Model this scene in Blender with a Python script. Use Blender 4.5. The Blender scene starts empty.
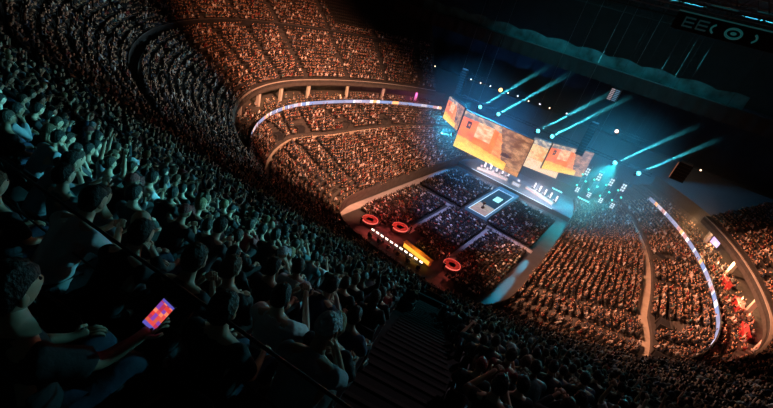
import bpy, bmesh, math, random
import numpy as np
from mathutils import Vector, Matrix, noise
random.seed(7); RNG = np.random.default_rng(11)
scene = bpy.context.scene
COL = scene.collection
PI = math.pi; R = math.radians

# ------------------------------------------------------------------ camera
EYE = np.array([20.6, 0.0, 36.0]); FPX = 395.0
def cam_axes(yaw, pitch, roll):
    f = np.array([math.sin(yaw)*math.cos(pitch), math.cos(yaw)*math.cos(pitch), -math.sin(pitch)])
    r = np.array([math.cos(yaw), -math.sin(yaw), 0.0]); u = np.cross(r, f)
    c, s = math.cos(roll), math.sin(roll)
    return c*r+s*u, -s*r+c*u, f
CR, CU, CF = cam_axes(R(-29.7), R(28.4), R(16.6))
cd = bpy.data.cameras.new('camera'); cam = bpy.data.objects.new('camera', cd); COL.objects.link(cam)
M = Matrix.Identity(4)
for i in range(3):
    M[i][0], M[i][1], M[i][2], M[i][3] = CR[i], CU[i], -CF[i], EYE[i]
cam.matrix_world = M
cd.sensor_width = 36; cd.lens = 36*FPX/773; cd.clip_start = 0.05; cd.clip_end = 600
scene.camera = cam
def view(p):
    q = np.atleast_2d(np.asarray(p, float))-EYE
    d = q@CF
    return 386.5+FPX*(q@CR)/np.where(d > .01, d, .01), 204-FPX*(q@CU)/np.where(d > .01, d, .01), d

# ------------------------------------------------------------------ materials
MATS = {}
def mat(name, color=(.5, .5, .5), rough=.7, metal=0., emit=None, strength=0., noise=0., nscale=3., attr=None, obcol=False, bump=0.):
    if name in MATS: return MATS[name]
    m = bpy.data.materials.new(name); m.use_nodes = True; nt = m.node_tree; N = nt.nodes; L = nt.links
    b = N['Principled BSDF']; b.inputs['Roughness'].default_value = rough; b.inputs['Metallic'].default_value = metal
    b.inputs['Specular IOR Level'].default_value = .3
    src = None
    if attr:
        a = N.new('ShaderNodeAttribute'); a.attribute_name = attr; src = a.outputs['Color']
    elif obcol:
        a = N.new('ShaderNodeObjectInfo'); src = a.outputs['Color']
    if emit == 'attr':
        b.inputs['Base Color'].default_value = (.02, .02, .02, 1)
        L.new(src, b.inputs['Emission Color']); b.inputs['Emission Strength'].default_value = strength
        MATS[name] = m; return m
    if noise or bump:
        tc = N.new('ShaderNodeTexCoord'); tn = N.new('ShaderNodeTexNoise'); tn.inputs['Scale'].default_value = nscale; tn.inputs['Detail'].default_value = 4
        L.new(tc.outputs['Object'], tn.inputs['Vector'])
        if bump:
            bp = N.new('ShaderNodeBump'); bp.inputs['Strength'].default_value = bump; bp.inputs['Distance'].default_value = .03
            L.new(tn.outputs['Fac'], bp.inputs['Height']); L.new(bp.outputs['Normal'], b.inputs['Normal'])
    if noise:
        mr = N.new('ShaderNodeMapRange'); mr.inputs['From Min'].default_value = .25; mr.inputs['From Max'].default_value = .75
        mr.inputs['To Min'].default_value = 1-noise; mr.inputs['To Max'].default_value = 1+noise
        L.new(tn.outputs['Fac'], mr.inputs['Value'])
        mx = N.new('ShaderNodeVectorMath'); mx.operation = 'SCALE'
        if src is None:
            rgb = N.new('ShaderNodeRGB'); rgb.outputs[0].default_value = (*color, 1); src = rgb.outputs[0]
        L.new(src, mx.inputs[0]); L.new(mr.outputs['Result'], mx.inputs['Scale']); L.new(mx.outputs['Vector'], b.inputs['Base Color'])
    elif src is not None:
        L.new(src, b.inputs['Base Color'])
    else:
        b.inputs['Base Color'].default_value = (*color, 1)
    if emit is not None:
        b.inputs['Emission Color'].default_value = (*emit, 1); b.inputs['Emission Strength'].default_value = strength
    MATS[name] = m
    return m
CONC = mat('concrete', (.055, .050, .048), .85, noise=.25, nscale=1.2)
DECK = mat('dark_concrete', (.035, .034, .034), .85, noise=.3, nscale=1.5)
PALE = mat('pale_panel', (.36, .34, .32), .6, noise=.12, nscale=.7)
BLACKM = mat('black_metal', (.012, .012, .013), .5, metal=.3, noise=.2, nscale=8)
STEEL = mat('steel', (.30, .31, .33), .35, metal=.8, noise=.15, nscale=6)
DRAPE = mat('black_drape_and_opening', (.012, .013, .016), .9, noise=.3, nscale=.8)
BLUEDRAPE = mat('navy_drape', (.012, .017, .03), .9, noise=.25, nscale=.5)
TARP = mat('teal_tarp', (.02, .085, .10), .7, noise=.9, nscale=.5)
ROOF = mat('roof_paint', (.012, .013, .015), .8, noise=.3, nscale=.5)
FLOORM = mat('arena_floor', (.036, .036, .040), .55, noise=.2, nscale=.6)
CROWDM = mat('crowd_cloth', attr='Col', rough=.8)
GLOW = mat('screen_glow', attr='Col', emit='attr', strength=1.4)
CLOTH = mat('cloth', obcol=True, rough=.85, noise=.18, nscale=9, bump=.6)
SKIN = mat('skin', obcol=True, rough=.55, noise=.08, nscale=20)
HAIR = mat('hair', obcol=True, rough=.6, noise=.4, nscale=45, bump=.8)
EYEM = mat('eye', (.03, .02, .02), .3, noise=.1)
SEATM = mat('seat_plastic', (.028, .03, .036), .45, noise=.15, nscale=10)
def emi(name, c, s): return mat(name, (.1, .1, .1), .5, emit=c, strength=s)

def lin(f): return lambda u, v: tuple(max(0., c)**2.5 for c in f(u, v))
# ------------------------------------------------------------------ mesh helpers
class MB:
    def __init__(s): s.v = []; s.f = []; s.c = []; s.mi = []
    def add(s, vs, fs, c=None, mi=0):
        o = len(s.v); s.v += [tuple(map(float, v)) for v in vs]
        for f in fs: s.f.append(tuple(i+o for i in f)); s.c.append(c); s.mi.append(mi)
    def box(s, c, d, rz=0., rx=0., col=None, mi=0, taper=1.):
        x, y, z = d[0]/2, d[1]/2, d[2]/2
        vs = [(-x, -y, -z), (x, -y, -z), (x, y, -z), (-x, y, -z), (-x*taper, -y*taper, z), (x*taper, -y*taper, z), (x*taper, y*taper, z), (-x*taper, y*taper, z)]
        m = Matrix.Rotation(rz, 3, 'Z')@Matrix.Rotation(rx, 3, 'X')
        vs = [tuple(m@Vector(v)+Vector(c)) for v in vs]
        s.add(vs, [(0, 3, 2, 1), (4, 5, 6, 7), (0, 1, 5, 4), (1, 2, 6, 5), (2, 3, 7, 6), (3, 0, 4, 7)], col, mi)
    def tube(s, pts, rad, n=8, cap=True, col=None, mi=0, sy=1.):
        pts = [Vector(p) for p in pts]; rads = rad if isinstance(rad, (list, tuple)) else [rad]*len(pts)
        rings = []; up0 = None
        for i, p in enumerate(pts):
            t = (pts[min(i+1, len(pts)-1)]-pts[max(i-1, 0)]).normalized()
            if up0 is None:
                up0 = Vector((0, 0, 1)) if abs(t.z) < .9 else Vector((0, 1, 0))
            a = t.cross(up0)
            if a.length < 1e-4: a = t.cross(Vector((1, 0, 0)))
            a.normalize(); b = a.cross(t)
            rings.append([p+(a*math.cos(2*PI*k/n)+b*math.sin(2*PI*k/n)*sy)*rads[i] for k in range(n)])
        vs = [v for r in rings for v in r]; fs = []
        for i in range(len(pts)-1):
            for k in range(n):
                fs.append((i*n+k, i*n+(k+1) % n, (i+1)*n+(k+1) % n, (i+1)*n+k))
        if cap: fs += [tuple(range(n))[::-1], tuple((len(pts)-1)*n+k for k in range(n))]
        s.add(vs, fs, col, mi)
    def lathe(s, prof, n=20, c=(0, 0, 0), col=None, mi=0):
        vs = []; fs = []
        for r, z in prof:
            vs += [(c[0]+r*math.cos(2*PI*k/n), c[1]+r*math.sin(2*PI*k/n), c[2]+z) for k in range(n)]
        for i in range(len(prof)-1):
            for k in range(n):
                fs.append((i*n+k, i*n+(k+1) % n, (i+1)*n+(k+1) % n, (i+1)*n+k))
        fs.append(tuple(range(n))[::-1]); fs.append(tuple((len(prof)-1)*n+k for k in range(n)))
        s.add(vs, fs, col, mi)
    def ball(s, c, r, n=10, m=7, col=None, mi=0):
        r = r if isinstance(r, (tuple, list)) else (r, r, r); vs = []; fs = []
        for i in range(m+1):
            a = PI*i/m
            for k in range(n):
                vs.append((c[0]+r[0]*math.sin(a)*math.cos(2*PI*k/n), c[1]+r[1]*math.sin(a)*math.sin(2*PI*k/n), c[2]+r[2]*math.cos(a)))
        for i in range(m):
            for k in range(n): fs.append((i*n+k, (i+1)*n+k, (i+1)*n+(k+1) % n, i*n+(k+1) % n))
        s.add(vs, fs, col, mi)
    def grid(s, fn, nu, nv, col=None, mi=0):
        vs = [fn(u/nu, v/nv) for v in range(nv+1) for u in range(nu+1)]
        o = len(s.v); s.v += [tuple(map(float, p)) for p in vs]
        for v in range(nv):
            for u in range(nu):
                a = v*(nu+1)+u
                s.f.append(tuple(i+o for i in (a, a+1, a+nu+2, a+nu+1)))
                s.c.append(col((u+.5)/nu, (v+.5)/nv) if callable(col) else col); s.mi.append(mi)
    def mesh(s, name, mats, smooth=False):
        me = bpy.data.meshes.new(name); me.from_pydata(s.v, [], s.f); me.validate()
        for m in (mats if isinstance(mats, (list, tuple)) else [mats]): me.materials.append(m)
        if len(me.polygons) == len(s.mi):
            me.polygons.foreach_set('material_index', s.mi)
            if any(c is not None for c in s.c):
                at = me.color_attributes.new('Col', 'FLOAT_COLOR', 'CORNER'); arr = []
                for p, c in zip(me.polygons, s.c):
                    arr += [*(c or (0, 0, 0)), 1.]*p.loop_total
                at.data.foreach_set('color', arr)
        if smooth: me.polygons.foreach_set('use_smooth', [True]*len(me.polygons))
        me.update(); return me
    def build(s, name, mats, parent=None, smooth=False, bevel=0.):
        o = bpy.data.objects.new(name, s.mesh(name, mats, smooth)); COL.objects.link(o)
        if parent: o.parent = parent
        if bevel:
            b = o.modifiers.new('bevel', 'BEVEL'); b.width = bevel; b.segments = 2
        return o
def tag(o, label=None, cat=None, group=None, kind=None):
    if label: o['label'] = label
    if cat: o['category'] = cat
    if group: o['group'] = group
    if kind: o['kind'] = kind
    return o
def empty(name, loc, rz=0., label=None, cat=None, group=None):
    o = bpy.data.objects.new(name, None); COL.objects.link(o); o.location = loc; o.rotation_euler = (0, 0, rz); o.empty_display_size = .2
    return tag(o, label, cat, group)
def put(name, me, parent=None, color=None):
    o = bpy.data.objects.new(name, me); COL.objects.link(o)
    if parent: o.parent = parent
    if color is not None: o.color = (*color, 1)
    return o
def struct(mb, name, mats, smooth=False): return tag(mb.build(name, mats, None, smooth), kind='structure')
def spot(name, loc, target, watts, color, angle=60., blend=.6, size=.3):
    l = bpy.data.lights.new(name, 'SPOT'); l.energy = watts; l.color = color; l.spot_size = R(angle); l.spot_blend = blend; l.shadow_soft_size = size
    o = bpy.data.objects.new(name, l); COL.objects.link(o); o.location = loc
    o.rotation_euler = (Vector(target)-Vector(loc)).to_track_quat('-Z', 'Y').to_euler(); return o
def point(name, loc, watts, color, size=.2):
    l = bpy.data.lights.new(name, 'POINT'); l.energy = watts; l.color = color; l.shadow_soft_size = size
    o = bpy.data.objects.new(name, l); COL.objects.link(o); o.location = loc; return o

# ------------------------------------------------------------------ bowl curves
CY = 60.
def ell(A, Bn, Bf, th):
    c, s = np.cos(th), np.sin(th); return A*c, CY+np.where(s < 0, Bn, Bf)*s
def upper_xy(o, th): return ell(41.2+o, 35.+o, 57.+o, th)
def club_xy(o, th): return ell(38.+o, 33.+o, 57.+o, th)
def lower_xy(t, th):
    c, s = np.cos(th), np.sin(th); n = .5
    fx = 16.*np.sign(c)*np.abs(c)**n; fy = CY+np.where(s < 0, 17.5, 50.)*np.sign(s)*np.abs(s)**n
    ex, ey = ell(38., 33., 57., th)
    t = t+1.8*np.minimum(.3, np.maximum(0, -s))*t*(1-t)
    return fx+(ex-fx)*t, fy+(ey-fy)*t
def sweep(xy, prof, th0, th1, n, caps=True, zbase=None):
    mb = MB(); ths = np.linspace(R(th0), R(th1), n+1)
    m = len(prof)
    for i, th in enumerate(ths):
        for o, z in prof:
            x, y = xy(o, th); mb.v.append((float(x), float(y), z))
    for i in range(n):
        for j in range(m-1):
            a = i*m+j; mb.f.append((a, a+m, a+m+1, a+1)); mb.c.append(None); mb.mi.append(0)
    if caps:
        for i in (0, n):
            f = tuple(i*m+j for j in range(m))
            mb.f.append(f if i else f[::-1]); mb.c.append(None); mb.mi.append(0)
    return mb

# upper deck rows
NROW = 36
def up_z(o): return 13.9+.712*o
UP = []            # (offset, tread z)
for k in range(NROW):
    o = .6+.86*k; z = up_z(o)
    UP.append((o, z))
TH_L, TH_R = -222., 32.
prof = [(0., 12.9), (0., 13.6)]
for o, z in UP: prof += [(o-.45, z), (o+.4, z)]
prof += [(31.4, 40.), (31.4, 12.9)]
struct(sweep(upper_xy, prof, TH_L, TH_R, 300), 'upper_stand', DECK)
# rim parapet of the upper deck: pale fascia with a coping
struct(sweep(upper_xy, [(-.12, 12.9), (-.12, 14.15), (.14, 14.15), (.14, 13.5)], TH_L, TH_R, 300), 'trim_1', DECK)
struct(sweep(upper_xy, [(-.2, 13.05), (-.2, 13.6), (-.13, 13.6), (-.13, 13.05)], TH_L, TH_R, 300), 'trim_2', CONC)
struct(sweep(upper_xy, [(-.16, 14.15), (-.16, 14.22), (.18, 14.22), (.18, 14.15)], TH_L, TH_R, 300), 'trim_11', PALE)
# wall behind the upper cross aisle
ob, zb = UP[13][0]-.46, UP[13][1]
struct(sweep(upper_xy, [(ob-.05, zb-.6), (ob-.05, zb+.3), (ob+.02, zb+.3), (ob+.02, zb-.1)], TH_L, TH_R, 300), 'trim_3', ROOF)
struct(sweep(upper_xy, [(ob-.07, zb+.3), (ob-.07, zb+.4), (ob+.04, zb+.4), (ob+.04, zb+.3)], TH_L, TH_R, 300), 'trim_10', CONC)
# lower bowl rows
LOW = []
for k in range(17): LOW.append(((.4+.85*k)/22., 1.3+.255*k))
ZA = 1.3+.255*16+.3
for k in range(8): LOW.append(((16.6+.85*k-.4)/22., ZA+.55+.40*k))
prof = [(0., 0.), (0., 1.3+.9), (.006, 2.2), (.006, 1.3)]
h = .425/22
for i, (t, z) in enumerate(LOW):
    prof += [(t-h, z), (t+h, z)]
    if i == 16: prof += [(t+h, ZA), (LOW[17][0]-h, ZA)]
prof += [(1.02, 9.3), (1.02, 0.)]
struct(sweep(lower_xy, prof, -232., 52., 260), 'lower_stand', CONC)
# club tier with back wall under the upper deck
prof = [(.1, 8.6), (.1, 9.6)]
CLUB = []
for k in range(5): prof += [(.35+.95*k, 9.45+.16*k), (1.3+.95*k, 9.45+.16*k)]; CLUB.append((.85+.95*k, 9.45+.16*k))
prof += [(8., 10.1), (8., 12.6)]
struct(sweep(club_xy, prof, -226., 56., 240, caps=False), 'club_stand', CONC)
# concrete piers between club and upper deck, each its own
thp = list(range(-215, -135, 11))+list(range(-38, 36, 11))
for d in thp:
    x, y = club_xy(3.9, R(d)); mb = MB(); mb.box((float(x), float(y), 11.2), (.55, .55, 2.9), R(d)); struct(mb, 'column', PALE)

struct(sweep(lower_xy, [(LOW[16][0]+h, ZA+.015), (LOW[17][0]-h, ZA+.015)], -225., 50., 260, False), 'trim_4', mat('walkway_lit_tone', (.42, .36, .30), .8, noise=.15, nscale=1.))  # paler strip: bright light on the cross aisle put into its colour
# floor, ceiling, walls
mb = MB(); mb.grid(lambda u, v: (-75+150*u, -20+180*v, 0.), 10, 12); struct(mb, 'floor', FLOORM)
mb = MB(); mb.grid(lambda u, v: (-90+180*u, -45+190*v, 47.), 8, 8); struct(mb, 'ceiling', ROOF)
mb = MB(); mb.grid(lambda u, v: (-88+176*u, 128+.35*math.sin(u*130), 32*v), 300, 2); struct(mb, 'wall_back', BLUEDRAPE)
mb = MB(); mb.grid(lambda u, v: (-88+176*u, 129, 30+18*v), 10, 2); struct(mb, 'wall_back_upper', ROOF)
struct(sweep(upper_xy, [(31.6, 36.), (31.6, 47.)], -240., 60., 120, caps=False), 'wall_bowl', ROOF)
n = 4
for cx, cy_, wx, wy in ((-4.4, 62, 1.2, 17), (4.55, 62, 1.2, 17), (0, 70.4, 27, 1.3), (-14.9, 66, 1.6, 42)):
    n += 1; mb = MB(); mb.box((cx, cy_, .006), (wx, wy, .012)); struct(mb, 'trim_%d' % n, mat('aisle_lit_tone', (.26, .26, .28), .8, noise=.15, nscale=1.))  # paler than the floor to paint in the light along the aisles
# vomitories: dark doorway blocks on the cross aisle
n = 0
for d in (-4, 17, -20, 176, 191, 163, 204, -34):
    n += 1; th = R(d); t = LOW[17][0]+.012; x, y = lower_xy(t, th); x2, y2 = lower_xy(t+.07, th)
    a = math.atan2(float(y2-y), float(x2-x)); mb = MB()
    c = Matrix.Rotation(a, 3, 'Z'); P = Vector((float(x), float(y), ZA))
    for q, dim in (((.5, -.85, .9), (1.4, .15, 1.8)), ((.5, .85, .9), (1.4, .15, 1.8)), ((1.2, 0, 1.8), (.25, 1.85, .25))):
        mb.box(tuple(P+c@Vector(q)), dim, a)
    mb.box(tuple(P+c@Vector((.62, 0, .9))), (1.3, 1.55, 1.8), a, mi=1)  # solid black block stands in for the shade inside the doorway
    struct(mb, 'door_%d' % n, [DECK, DRAPE])

# ------------------------------------------------------------------ LED ribbon boards
def ribbon(name, th0, th1, label):
    root = empty(name, (0, 0, 0), 0, label, 'LED board', 'ribbon boards')
    b = sweep(club_xy, [(-.05, 9.75), (-.05, 10.75), (.09, 10.75), (.09, 9.6), (-.05, 9.6)], th0, th1, 160, False); b.build('casing', BLACKM, root)
    m = MB(); rr = random.Random(3); cols = []
    i = 0
    while len(cols) < 160:
        c, k = rr.choice([((.30, .32, .50), 5), ((.55, .5, .6), 4), ((.9, .85, .95), 1), ((1.3, .55, .2), 2), ((.25, .28, .45), 6), ((.6, .3, .3), 3), ((1.0, .95, 1.), 1), ((.2, .3, .55), 4)])
        cols += [c]*k
    def f(u, v):
        x, y = club_xy(-.06, R(th0+(th1-th0)*u)); return (float(x), float(y), 9.95+.72*v)
    m.grid(f, 160, 1, col=lambda u, v: cols[int(u*160)])
    m.build('display_face', GLOW, root)
ribbon('ribbon_board', -223., -137., 'long curved LED ribbon board above the crowd beside the orange screens')
ribbon('ribbon_board', -43., 46., 'curved LED ribbon board with a yellow-white glow below the red club lounge')

# ------------------------------------------------------------------ figure rigs
def skin_mesh(name, verts, edges, radii, sub=1):
    me = bpy.data.meshes.new(name); me.from_pydata(verts, edges, []); me.update()
    ob = bpy.data.objects.new(name, me); COL.objects.link(ob)
    sk = ob.modifiers.new('skin', 'SKIN'); sk.use_smooth_shade = True
    if not me.skin_vertices: me.skin_vertices.new()
    for i, r in enumerate(radii):
        sv = me.skin_vertices[0].data[i]; sv.radius = r if isinstance(r, tuple) else (r, r); sv.use_root = (i == 0)
    s = ob.modifiers.new('sub', 'SUBSURF'); s.levels = sub; s.render_levels = sub
    dg = bpy.context.evaluated_depsgraph_get(); dg.update()
    out = bpy.data.meshes.new_from_object(ob.evaluated_get(dg)); out.name = name
    bpy.data.objects.remove(ob); bpy.data.meshes.remove(me)
    return out
SEAT_LEGS = dict(hip=(.09, .0, .50), knee=(.13, .44, .55), ankle=(.13, .45, .10), toe=(.15, .60, .05))
STAND_LEGS = dict(hip=(.09, 0, .88), knee=(.11, .04, .48), ankle=(.11, 0, .09), toe=(.14, .15, .04))
UPR = dict(pel=(0, 0, .52), bel=(0, -.02, .70), che=(0, 0, .92), nb=(0, .01, 1.07), ne=(0, .03, 1.14), hd=(0, .055, 1.25), sh=(.175, 0, 1.0))
LEAN = dict(pel=(0, 0, .52), bel=(0, .07, .69), che=(0, .21, .86), nb=(0, .31, .97), ne=(0, .35, 1.03), hd=(0, .41, 1.12), sh=(.175, .25, .92))
STD = dict(pel=(0, 0, .93), bel=(0, 0, 1.10), che=(0, 0, 1.30), nb=(0, .01, 1.45), ne=(0, .03, 1.52), hd=(0, .055, 1.63), sh=(.185, 0, 1.40))
REST = ((.25, .06, .76), (.16, .29, .63), (.13, .38, .625))
POSES = {
 'upright': (UPR, SEAT_LEGS, REST, REST, 'hands on knees'),
 'lean': (LEAN, SEAT_LEGS, ((.21, .38, .68), (.08, .52, .74), (.03, .58, .80)), ((.21, .38, .68), (.08, .52, .74), (.03, .58, .80)), 'leaning forward on both elbows'),
 'chin': (LEAN, SEAT_LEGS, ((.21, .38, .68), (.08, .52, .70), (.02, .58, .70)), ((.21, .42, .70), (.09, .44, .95), (.06, .42, 1.02)), 'leaning forward, chin on one hand'),
 'clap': (UPR, SEAT_LEGS, ((.25, .18, .84), (.08, .38, 1.0), (.03, .45, 1.05)), ((.25, .18, .84), (.08, .38, 1.0), (.03, .45, 1.05)), 'clapping both hands'),
 'phone': (UPR, SEAT_LEGS, REST, ((.24, .16, .80), (.12, .38, .90), (.09, .45, .955)), 'holding up one hand'),
 'spread': (UPR, SEAT_LEGS, ((.44, -.10, .98), (.66, -.02, .97), (.75, .0, .96)), REST, 'one arm stretched over the next seat'),
 'cheer': (UPR, SEAT_LEGS, ((.33, .08, 1.18), (.29, .14, 1.44), (.28, .16, 1.53)), ((.33, .08, 1.18), (.29, .14, 1.44), (.28, .16, 1.53)), 'both arms raised'),
 'type': (UPR, SEAT_LEGS, ((.24, .10, .78), (.17, .36, .79), (.15, .45, .79)), ((.24, .10, .78), (.17, .36, .79), (.15, .45, .79)), 'hands on a keyboard'),
 'stand': (STD, STAND_LEGS, ((.24, .02, 1.12), (.22, .12, .90), (.21, .16, .82)), ((.24, .02, 1.12), (.22, .12, .90), (.21, .16, .82)), 'standing'),
}
def mir(p, s): return (p[0]*s, p[1], p[2])
def head_mesh(mb, c):
    n, m = 18, 14; vs = []
    for i in range(m+1):
        a = PI*i/m
        for k in range(n):
            b = 2*PI*k/n; x, y, z = math.sin(a)*math.cos(b), math.sin(a)*math.sin(b), math.cos(a)
            X, Y, Z = x*.077, y*.098, z*.118
            if z < 0: X *= 1+.28*z; Y *= 1+.14*z          # jaw
            if y > .75 and -.35 < z < .12 and abs(x) < .30: Y += .022*(1-abs(x)/.30)   # nose
            if y > .6 and .05 < z < .3 and .25 < abs(x) < .6: Y -= .008                # eye sockets
            if y > .7 and -.62 < z < -.42 and abs(x) < .4: Y += .006                   # lips
            vs.append((c[0]+X, c[1]+Y, c[2]+Z))
    fs = [(i*n+k, (i+1)*n+k, (i+1)*n+(k+1) % n, i*n+(k+1) % n) for i in range(m) for k in range(n)]
    mb.add(vs, fs)
    for s in (-1, 1):
        mb.ball((c[0]+s*.078, c[1]-.005, c[2]-.01), (.012, .022, .032), 8, 6)
        mb.ball((c[0]+s*.031, c[1]+.083, c[2]+.018), (.012, .008, .008), 8, 5, mi=1)
def hair_mesh(style, c):
    mb = MB(); n, m = 18, 10; low = {'short': -.48, 'long': -.80, 'bun': -.45, 'cap': .18}[style]; hr = random.Random(len(style)*7+int(c[2]*100))
    vs = []; fs = []
    for i in range(m+1):
        for k in range(n):
            b = 2*PI*k/n; y = math.sin(b)
            lim = .36 if y > .2 else (.36+(low-.36)*min(1, (.2-y)/.75))     # hairline: high on the brow, low at the nape
            if style == 'cap': lim = .25
            zz = 1-(1-lim)*(i/m); rr = math.sqrt(max(0, 1-zz*zz))
            g = {'cap': 1.12, 'long': 1.17}.get(style, 1.14)
            wav = 1 if style == 'cap' else 1+hr.uniform(-.035, .035)+.02*math.sin(k*2.1+i*.7)
            vs.append((c[0]+.077*g*wav*rr*math.cos(b), c[1]-.004+.098*g*wav*rr*math.sin(b), c[2]+.118*(g*wav if zz > 0 else 1)*zz))
    fs = [(i*n+k, (i+1)*n+k, (i+1)*n+(k+1) % n, i*n+(k+1) % n) for i in range(m) for k in range(n)]
    mb.add(vs, fs)
    if style == 'bun': mb.ball((c[0], c[1]-.12, c[2]+.06), (.045, .04, .045))
    if style == 'long': mb.tube([(c[0], c[1]-.07, c[2]-.02), (c[0], c[1]-.105, c[2]-.12), (c[0], c[1]-.10, c[2]-.24)], [.085, .075, .05], 12, sy=.5)
    if style == 'cap':
        mb.grid(lambda u, v: (c[0]+(u-.5)*.15, c[1]+.085+.085*v*math.sin(PI*(.15+.7*u)), c[2]+.045-.02*v-.05*(u-.5)**2*8), 8, 3)
        mb.grid(lambda u, v: (c[0]+(u-.5)*.15, c[1]+.085+.085*v*math.sin(PI*(.15+.7*u)), c[2]+.037-.02*v-.05*(u-.5)**2*8), 8, 3)
    return mb.mesh('hair', HAIR, True)
RIG = {}
def rig(pose):
    if pose in RIG: return RIG[pose]
    T, Lg, AL, AR, desc = POSES[pose]
    V = [T['pel'], T['bel'], T['che'], T['nb'], T['ne'], (T['hd'][0], T['hd'][1]-.01, T['hd'][2]-.03)]
    E = [(0, 1), (1, 2), (2, 3), (3, 4), (4, 5)]; Rd = [(.15, .115), (.135, .105), (.15, .11), .075, .052, .056]
    palms = []
    for s, A in ((-1, AL), (1, AR)):
        i = len(V); V += [mir(T['sh'], s)]+[mir(p, s) for p in A]; E += [(2, i), (i, i+1), (i+1, i+2), (i+2, i+3)]; Rd += [.068, .043, .029, (.034, .02)]
        palms.append((Vector(mir(A[1], s)), Vector(mir(A[2], s)), s))
    for s in (-1, 1):
        i = len(V); V += [mir(Lg[k], s) for k in ('hip', 'knee', 'ankle', 'toe')]; E += [(0, i), (i, i+1), (i+1, i+2), (i+2, i+3)]; Rd += [.088, .06, .04, .032]
    body = skin_mesh('body', V, E, Rd, 1)
    mb = MB(); head_mesh(mb, T['hd'])
    for wr, pa, s in palms:
        d = (pa-wr).normalized(); side = d.cross(Vector((0, 0, 1)))
        if side.length < .2: side = d.cross(Vector((0, 1, 0)))
        side.normalize(); dn = side.cross(d); dn = dn if dn.z < 0 else -dn
        for j, (off, ln) in enumerate(((-.028, .07), (-.009, .082), (.010, .076), (.028, .06))):
            p = pa+side*off; mb.tube([p-d*.01, p+d*ln*.5+dn*.006, p+d*ln*.8+dn*.022, p+d*ln*.9+dn*.04], [.010, .009, .008, .006], 6)
        p = wr+d*.035+side*(.025*s); mb.tube([p, p+side*(.035*s)+d*.03, p+side*(.04*s)+d*.06+dn*.01], [.012, .010, .008], 6)
    bm = bmesh.new(); bm.from_mesh(body)
    tmp = mb.mesh('tmp', [SKIN, EYEM], True); bm.from_mesh(tmp)
    body.materials.clear(); body.materials.append(SKIN); body.materials.append(EYEM)
    bm.to_mesh(body); bm.free(); bpy.data.meshes.remove(tmp)
    body.polygons.foreach_set('use_smooth', [True]*len(body.polygons))
    # shirt
    def shirt(longs):
        mb = MB(); pel, bel, che, nb = [Vector(T[k]) for k in ('pel', 'bel', 'che', 'nb')]
        path = [pel+(pel-bel)*.25, pel, bel, bel.lerp(che, .55), che, che.lerp(nb, .5), che.lerp(nb, .85), nb+(nb-che)*.12]
        rad = [(.165, .13), (.178, .14), (.165, .13), (.175, .132), (.188, .13), (.175, .112), (.105, .085), (.066, .066)]
        vs = []; n = 20
        for k, p in enumerate(path):
            t = (path[min(k+1, len(path)-1)]-path[max(k-1, 0)]).normalized(); ax = Vector((1, 0, 0)); ay = t.cross(ax).normalized()
            for q in range(n):
                a = 2*PI*q/n; vs.append(tuple(p+ax*rad[k][0]*math.cos(a)+ay*rad[k][1]*math.sin(a)))
        fs = [(k*n+q, k*n+(q+1) % n, (k+1)*n+(q+1) % n, (k+1)*n+q) for k in range(len(path)-1) for q in range(n)]
        fs += [tuple(range(n))[::-1], tuple((len(path)-1)*n+q for q in range(n))]
        mb.add(vs, fs)
        for s, A in ((-1, AL), (1, AR)):
            sh, el, wr = Vector(mir(T['sh'], s)), Vector(mir(A[0], s)), Vector(mir(A[1], s))
            inn = sh.lerp(che, .45)
            if longs: mb.tube([inn, sh, sh.lerp(el, .5), el, el.lerp(wr, .5), el.lerp(wr, .9)], [.085, .082, .068, .06, .054, .046], 14)
            else: mb.tube([inn, sh, sh.lerp(el, .5), sh.lerp(el, .8)], [.085, .083, .074, .072], 14)
        me = mb.mesh('shirt_raw', CLOTH); bm = bmesh.new(); bm.from_mesh(me); bmesh.ops.recalc_face_normals(bm, faces=bm.faces); bm.to_mesh(me); bm.free()
        ob = bpy.data.objects.new('shirt_raw', me); COL.objects.link(ob)
        rm = ob.modifiers.new('r', 'REMESH'); rm.mode = 'VOXEL'; rm.voxel_size = .018; rm.use_smooth_shade = True
        sm = ob.modifiers.new('s', 'SMOOTH'); sm.factor = .5; sm.iterations = 5
        dg = bpy.context.evaluated_depsgraph_get(); dg.update(); out = bpy.data.meshes.new_from_object(ob.evaluated_get(dg)); out.name = 'shirt'
        bpy.data.objects.remove(ob); bpy.data.meshes.remove(me)
        out.materials.clear(); out.materials.append(CLOTH); return out
    V = [T['pel']]; E = []; Rd = [(.165, .13)]
    for s in (-1, 1):
        hip, kn, an = [Vector(mir(Lg[k], s)) for k in ('hip', 'knee', 'ankle')]
        i = len(V); V += [tuple(hip), tuple(kn), tuple(kn.lerp(an, .88))]; E += [(0, i), (i, i+1), (i+1, i+2)]; Rd += [.102, .078, .062]
    tr = skin_mesh('trousers', V, E, Rd, 1); tr.materials.append(CLOTH)
    sh = []
    for s in (-1, 1):
        mb = MB(); an, to = Vector(mir(Lg['ankle'], s)), Vector(mir(Lg['toe'], s))
        mb.tube([(an.x, an.y-.06, .05), (an.x, an.y+.02, .06), ((an.x+to.x)/2, (an.y+to.y)/2, .052), (to.x, to.y, .04), (to.x, to.y+.04, .03)], [.035, .055, .05, .042, .02], 8)
        sh.append(mb.mesh('shoe', CLOTH, True))
    RIG[pose] = dict(body=body, tee=shirt(False), long=shirt(True), trousers=tr, shoes=sh, hair={}, hd=T['hd'], desc=desc, AR=AR)
    return RIG[pose]
SKINS = [(.50, .30, .21), (.42, .25, .17), (.55, .36, .27), (.30, .17, .11), (.18, .10, .065)]
HAIRS = [((.010, .008, .007), 'black-haired'), ((.03, .017, .01), 'dark-haired'), ((.09, .05, .025), 'brown-haired'), ((.25, .17, .08), 'fair-haired')]
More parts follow.
